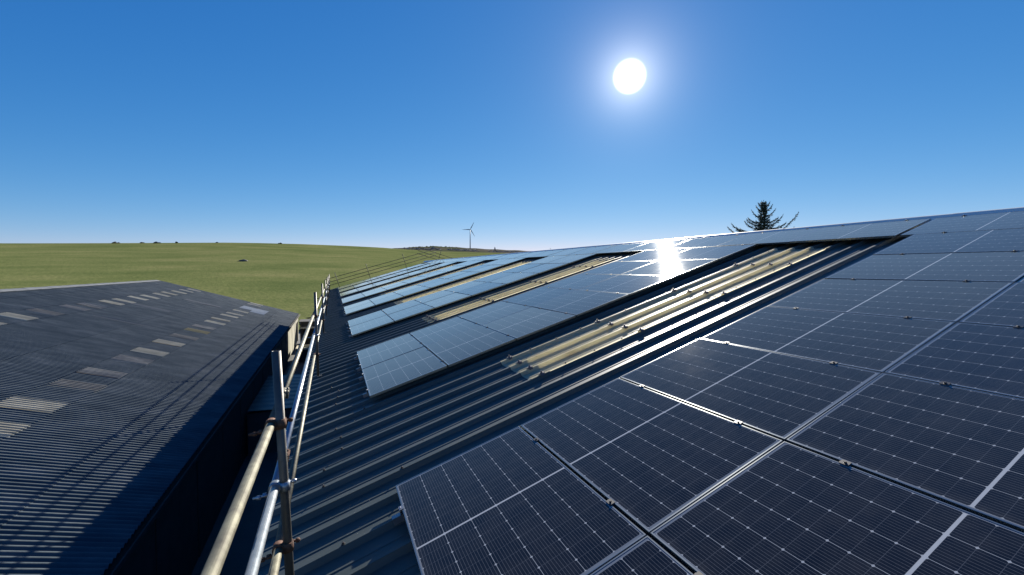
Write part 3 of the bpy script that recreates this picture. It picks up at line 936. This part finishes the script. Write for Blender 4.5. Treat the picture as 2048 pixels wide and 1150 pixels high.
for i, (az, s) in enumerate(((-15.0, 0.6), (-11.6, 0.45), (-5.6, 0.55))):
    put(bp, polar(az, 400, -0.4), (s, s, s*1.6), ['small faint bush just right of the three skyline bushes', 'tiny bush in the middle of the grassy skyline', 'small low bush where the grassy skyline starts to fall'][i], 'bush', 'bushes on the field skyline')
# a pale rock lying in the pasture
rnd = random.Random(21)
bm = bmesh.new(); bmesh.ops.create_icosphere(bm, subdivisions=3, radius=1)
for v in bm.verts:
    v.co *= 1 + 0.18*math.sin(v.co.x*5 + 1)*math.cos(v.co.y*4) + rnd.uniform(-0.04, 0.04)
    v.co.x *= 1.5; v.co.z *= 0.42
me = bpy.data.meshes.new('boulder'); bm.to_mesh(me); bm.free(); me.materials.append(M['stone'])
bo = bpy.data.objects.new('boulder', me); COL.objects.link(bo)
bo.location = polar(-9.22, 195, 0.15); bo.scale = (1, 1, 1.3)
tag(bo, 'small grey boulder lying alone in the grass field', 'boulder')

# hedges and trees on the far ground (each hedge one plant row)
def hedge(az0, az1, r, hgt, label, thick=2.0):
    rnd = random.Random(int(az0*10) + 77)
    mb = MB()
    n = max(6, int((az1 - az0)*6))
    base = polar((az0 + az1)/2, r, z=far_z(r, (az0 + az1)/2))
    for i in range(n):
        az = az0 + (az1 - az0)*(i + rnd.random()*0.6)/n
        hh = hgt*rnd.uniform(0.45, 1.25)
        c = polar(az, r + rnd.uniform(-6, 6), z=far_z(r, az) + hh*0.45) - base
        leafball(mb, c, r*R(az1 - az0)/n*0.8, thick, hh*0.6, 60, hh*0.45, rnd)
    o = mb.build('hedge', M['farleaf'])
    o.location = base
    tag(o, label, 'hedge', 'hedges on the far hill')
def z_field(az, r):
    q = polar(az, r); return q.z
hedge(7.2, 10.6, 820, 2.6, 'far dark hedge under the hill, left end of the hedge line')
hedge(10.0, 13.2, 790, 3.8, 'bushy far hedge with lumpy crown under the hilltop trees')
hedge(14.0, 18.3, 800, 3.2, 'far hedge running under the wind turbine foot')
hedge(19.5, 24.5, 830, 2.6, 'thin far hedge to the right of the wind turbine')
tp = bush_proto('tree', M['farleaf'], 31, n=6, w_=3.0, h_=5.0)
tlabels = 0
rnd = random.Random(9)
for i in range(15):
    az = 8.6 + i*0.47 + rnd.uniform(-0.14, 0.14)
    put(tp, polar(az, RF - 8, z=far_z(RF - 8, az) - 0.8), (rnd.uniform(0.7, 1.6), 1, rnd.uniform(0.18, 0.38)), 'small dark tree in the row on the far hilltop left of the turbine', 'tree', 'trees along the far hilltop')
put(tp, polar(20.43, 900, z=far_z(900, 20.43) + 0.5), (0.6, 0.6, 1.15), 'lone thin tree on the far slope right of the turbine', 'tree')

# the tall conifer behind the ridge
rnd = random.Random(17)
TD = 55.0
ta = R(53.7)
tbase = Vector((CAM.x + TD*math.sin(ta), CAM.y + TD*math.cos(ta), GROUND))
tree = empty('spruce_tree', tbase)
tag(tree, 'dark spruce tree with upswept branch tips showing above the barn ridge', 'tree')
HT = CAM.z + 0.1433*TD - GROUND
mb = MB()
zz = 0.0
pr_ = None
lx = ly = 0.0
while zz < HT:
    z2 = min(zz + 1.0, HT)
    r1, r2 = 0.26*(1 - zz/HT) + 0.015, 0.26*(1 - z2/HT) + 0.015
    nx, ny = lx + rnd.uniform(-0.03, 0.03), ly + rnd.uniform(-0.03, 0.03)
    mb.tube((lx, ly, zz), (nx, ny, z2), r1, 8, r2)
    lx, ly, zz = nx, ny, z2
mb.build('trunk', M['bark'], tree)
side = Vector((math.cos(ta), -math.sin(ta), 0))       # to the right as seen from the roof
fwd_ = Vector((math.sin(ta), math.cos(ta), 0))
cr = MB()
def spray(q, d, ln, dens=1.0):
    d = d.normalized(); s_ = d.cross(Vector((0, 0, 1)))
    if s_.length < 0.1: s_ = Vector((1, 0, 0))
    s_.normalize(); u_ = s_.cross(d)
    n = max(5, int(16*dens*ln/0.3))
    for i in range(n):
        t = rnd.random()
        b = q + d*ln*t
        a = rnd.uniform(0, 2*math.pi)
        o_ = (s_*math.cos(a) + u_*math.sin(a))*0.10*rnd.uniform(0.5, 1.2) + d*0.06
        wv = d.cross(o_).normalized()*0.020
        cr.tri(b - wv, b + wv, b + o_)
    cr.tube(q, q + d*ln, 0.008, 4, 0.004, cap=False)
def branch(z0, dirv, ln, up, droop=0.25):
    """starts at height z0 on the trunk, sags then sweeps up at the tip"""
    p0 = Vector((0, 0, z0)); n = max(6, int(ln/0.13))
    pts = []
    for i in range(n + 1):
        t = i/n
        z = z0 - droop*math.sin(min(1, t*1.6)*math.pi*0.5)*ln*0.35 + up*(t**2.4)*ln
        pts.append(Vector((dirv.x*ln*t, dirv.y*ln*t, z)) + Vector((rnd.uniform(-1, 1), rnd.uniform(-1, 1), rnd.uniform(-1, 1)))*0.012)
    for i in range(n):
        t = i/n
        cr.tube(pts[i], pts[i+1], 0.028*(1 - t)+0.008, 5, 0.028*(1 - t - 1/n)+0.008, cap=False)
        d = (pts[i+1] - pts[i]).normalized()
        spray(pts[i], d, (pts[i+1] - pts[i]).length*1.2, 2.2)
        if t > 0.10:
            sd = d.cross(Vector((0, 0, 1))).normalized()
            for sg in (-1, 1):
                if rnd.random() < 0.9:
                    tl = (0.20 + 0.40*(1 - t)**0.7*min(1.3, ln/1.2))*rnd.uniform(0.6, 1.2)
                    dd = d*0.75 + sd*sg*0.8 + Vector((0, 0, rnd.uniform(-0.55, 0.15)))
                    spray(pts[i], dd, tl, 1.3)
            if rnd.random() < 0.9:
                spray(pts[i], Vector((d.x*0.4, d.y*0.4, -1)), 0.34*(1 - t*0.55)*rnd.uniform(0.6, 1.4), 1.3)
    spray(pts[-1], Vector((dirv.x*0.4, dirv.y*0.4, 1)), 0.14, 1.5)
pxm = TD*0.90/845*1.03                       # metres per photo pixel at the tree
def by_px(y_px): return HT - (y_px - 402)*pxm
for (sgn, ypx, ln_px, up, droop) in ((1, 460, 55, 0.85, 0.3), (1, 447, 31, 0.75, 0.25), (1, 430, 19, 0.8, 0.2), (1, 420, 14, 0.9, 0.15), (1, 452, 36, 0.35, 0.3),
                              (-1, 470, 60, 0.55, 0.2), (-1, 466, 53, 0.62, 0.2), (-1, 452, 32, 0.65, 0.25), (-1, 446, 28, 0.55, 0.25), (-1, 432, 19, 0.95, 0.2), (-1, 420, 12, 0.95, 0.1), (-1, 458, 38, 0.3, 0.25), (-1, 440, 25, 0.5, 0.3), (1, 440, 24, 0.45, 0.3), (1, 466, 50, 0.45, 0.3), (-1, 462, 45, 0.45, 0.3), (1, 412, 10, 0.9, 0.1), (-1, 412, 9, 0.9, 0.1), (1, 462, 40, 0.15, 0.4)):
    yaw = rnd.uniform(-0.25, 0.25)
    dv = (side*sgn*math.cos(yaw) + fwd_*math.sin(yaw))
    branch(by_px(ypx), dv, ln_px*pxm, up*0.8, droop)
z = HT - 0.25
while z > 6.0:
    depth = HT - z
    nb = 4
    a0 = rnd.uniform(0, 6.28)
    for i in range(nb):
        a = a0 + 2*math.pi*i/nb + rnd.uniform(-0.3, 0.3)
        dv = side*math.cos(a) + fwd_*math.sin(a)
        ln = (0.16 + 0.50*depth**0.85)*rnd.uniform(0.45, 1.0)
        if depth < 4.2 and abs(math.cos(a)) > 0.75: ln *= 0.62
        if depth > 5: ln = min(ln, 3.4)
        branch(z, dv, ln, rnd.uniform(0.35, 0.7)*(1.0 if depth < 4 else 0.5), 0.25)
    z -= 0.30 if depth < 3.5 else 0.8
spray(Vector((lx, ly, HT - 0.3)), Vector((0, 0, 1)), 0.42, 2.0)
cr.build('crown', M['needles'], tree)

# ------------------------------------------------------------------ wind turbine, pylon, pole
TRB = 1000.0
ztb = CAM.z + TRB*0.0490
tb = polar(17.1, TRB, z=ztb)
turb = empty('wind_turbine', tb)
tag(turb, 'pale three bladed wind turbine standing on the far hill', 'wind turbine')
hub = TRB*(0.0941 - 0.0490)
mb = MB(); mb.tube((0, 0, -6), (0, 0, hub - 1), 1.25, 20, 0.75); mb.build('tower', M['white'], turb)
toc = (CAM - tb); toc.z = 0; toc.normalize()
yaw = Matrix.Rotation(R(12), 3, 'Z') @ toc
rightv = Vector((0, 0, 1)).cross(yaw).normalized()    # photo right is along -this when facing the camera
mb = MB()
mb.tube(Vector((0, 0, hub)) - yaw*2.6, Vector((0, 0, hub)) + yaw*1.8, 1.1, 12, 0.95)
mb.build('nacelle', M['white'], turb)
hc = Vector((0, 0, hub)) + yaw*2.5
mb = MB(); mb.tube(hc - yaw*0.7, hc + yaw*1.0, 1.0, 12, 0.35); mb.build('hub', M['white'], turb)
BL = 19.5
for ang in (27, 147, 267):                     # clockwise from straight up as seen from the roof
    a = R(ang)
    d = Vector((0, 0, math.cos(a))) + rightv*math.sin(a)
    ch = d.cross(yaw).normalized()
    mb = MB()
    secs = [(0.4, 0.42, 0.42), (1.5, 0.45, 0.4), (4.0, 1.05, 0.28), (9.0, 0.75, 0.18), (15.0, 0.45, 0.10), (BL, 0.12, 0.04)]
    for (s_, c_, th_) in secs:
        for k in range(8):
            t = 2*math.pi*k/8
            mb.v.append(tuple(hc + d*s_ + ch*(c_*math.cos(t) - c_*0.25) + yaw*th_*math.sin(t)))
    for i in range(len(secs) - 1):
        for k in range(8):
            j = (k + 1) % 8
            mb.face((i*8+k, i*8+j, (i+1)*8+j, (i+1)*8+k), True)
    mb.face([len(mb.v) - 8 + k for k in range(8)])
    mb.build('blade', M['white'], turb)

py_ = polar(27.92, 1100, z=CAM.z + 1100*0.0432)
mb = MB()
mb.tube((0, 0, -3), (0, 0, 9.5), 0.5, 8, 0.3); mb.tube((-2, 0, 8.6), (2, 0, 8.6), 0.25, 6); mb.tube((-1.6, 0, 8.6), (-1.6, 0, 9.4), 0.15, 6); mb.tube((1.6, 0, 8.6), (1.6, 0, 9.4), 0.15, 6)
po = mb.build('power_pole', M['pylon']); po.location = py_
tag(po, 'thin distant power pole just above the ridge line right of the turbine', 'pole')
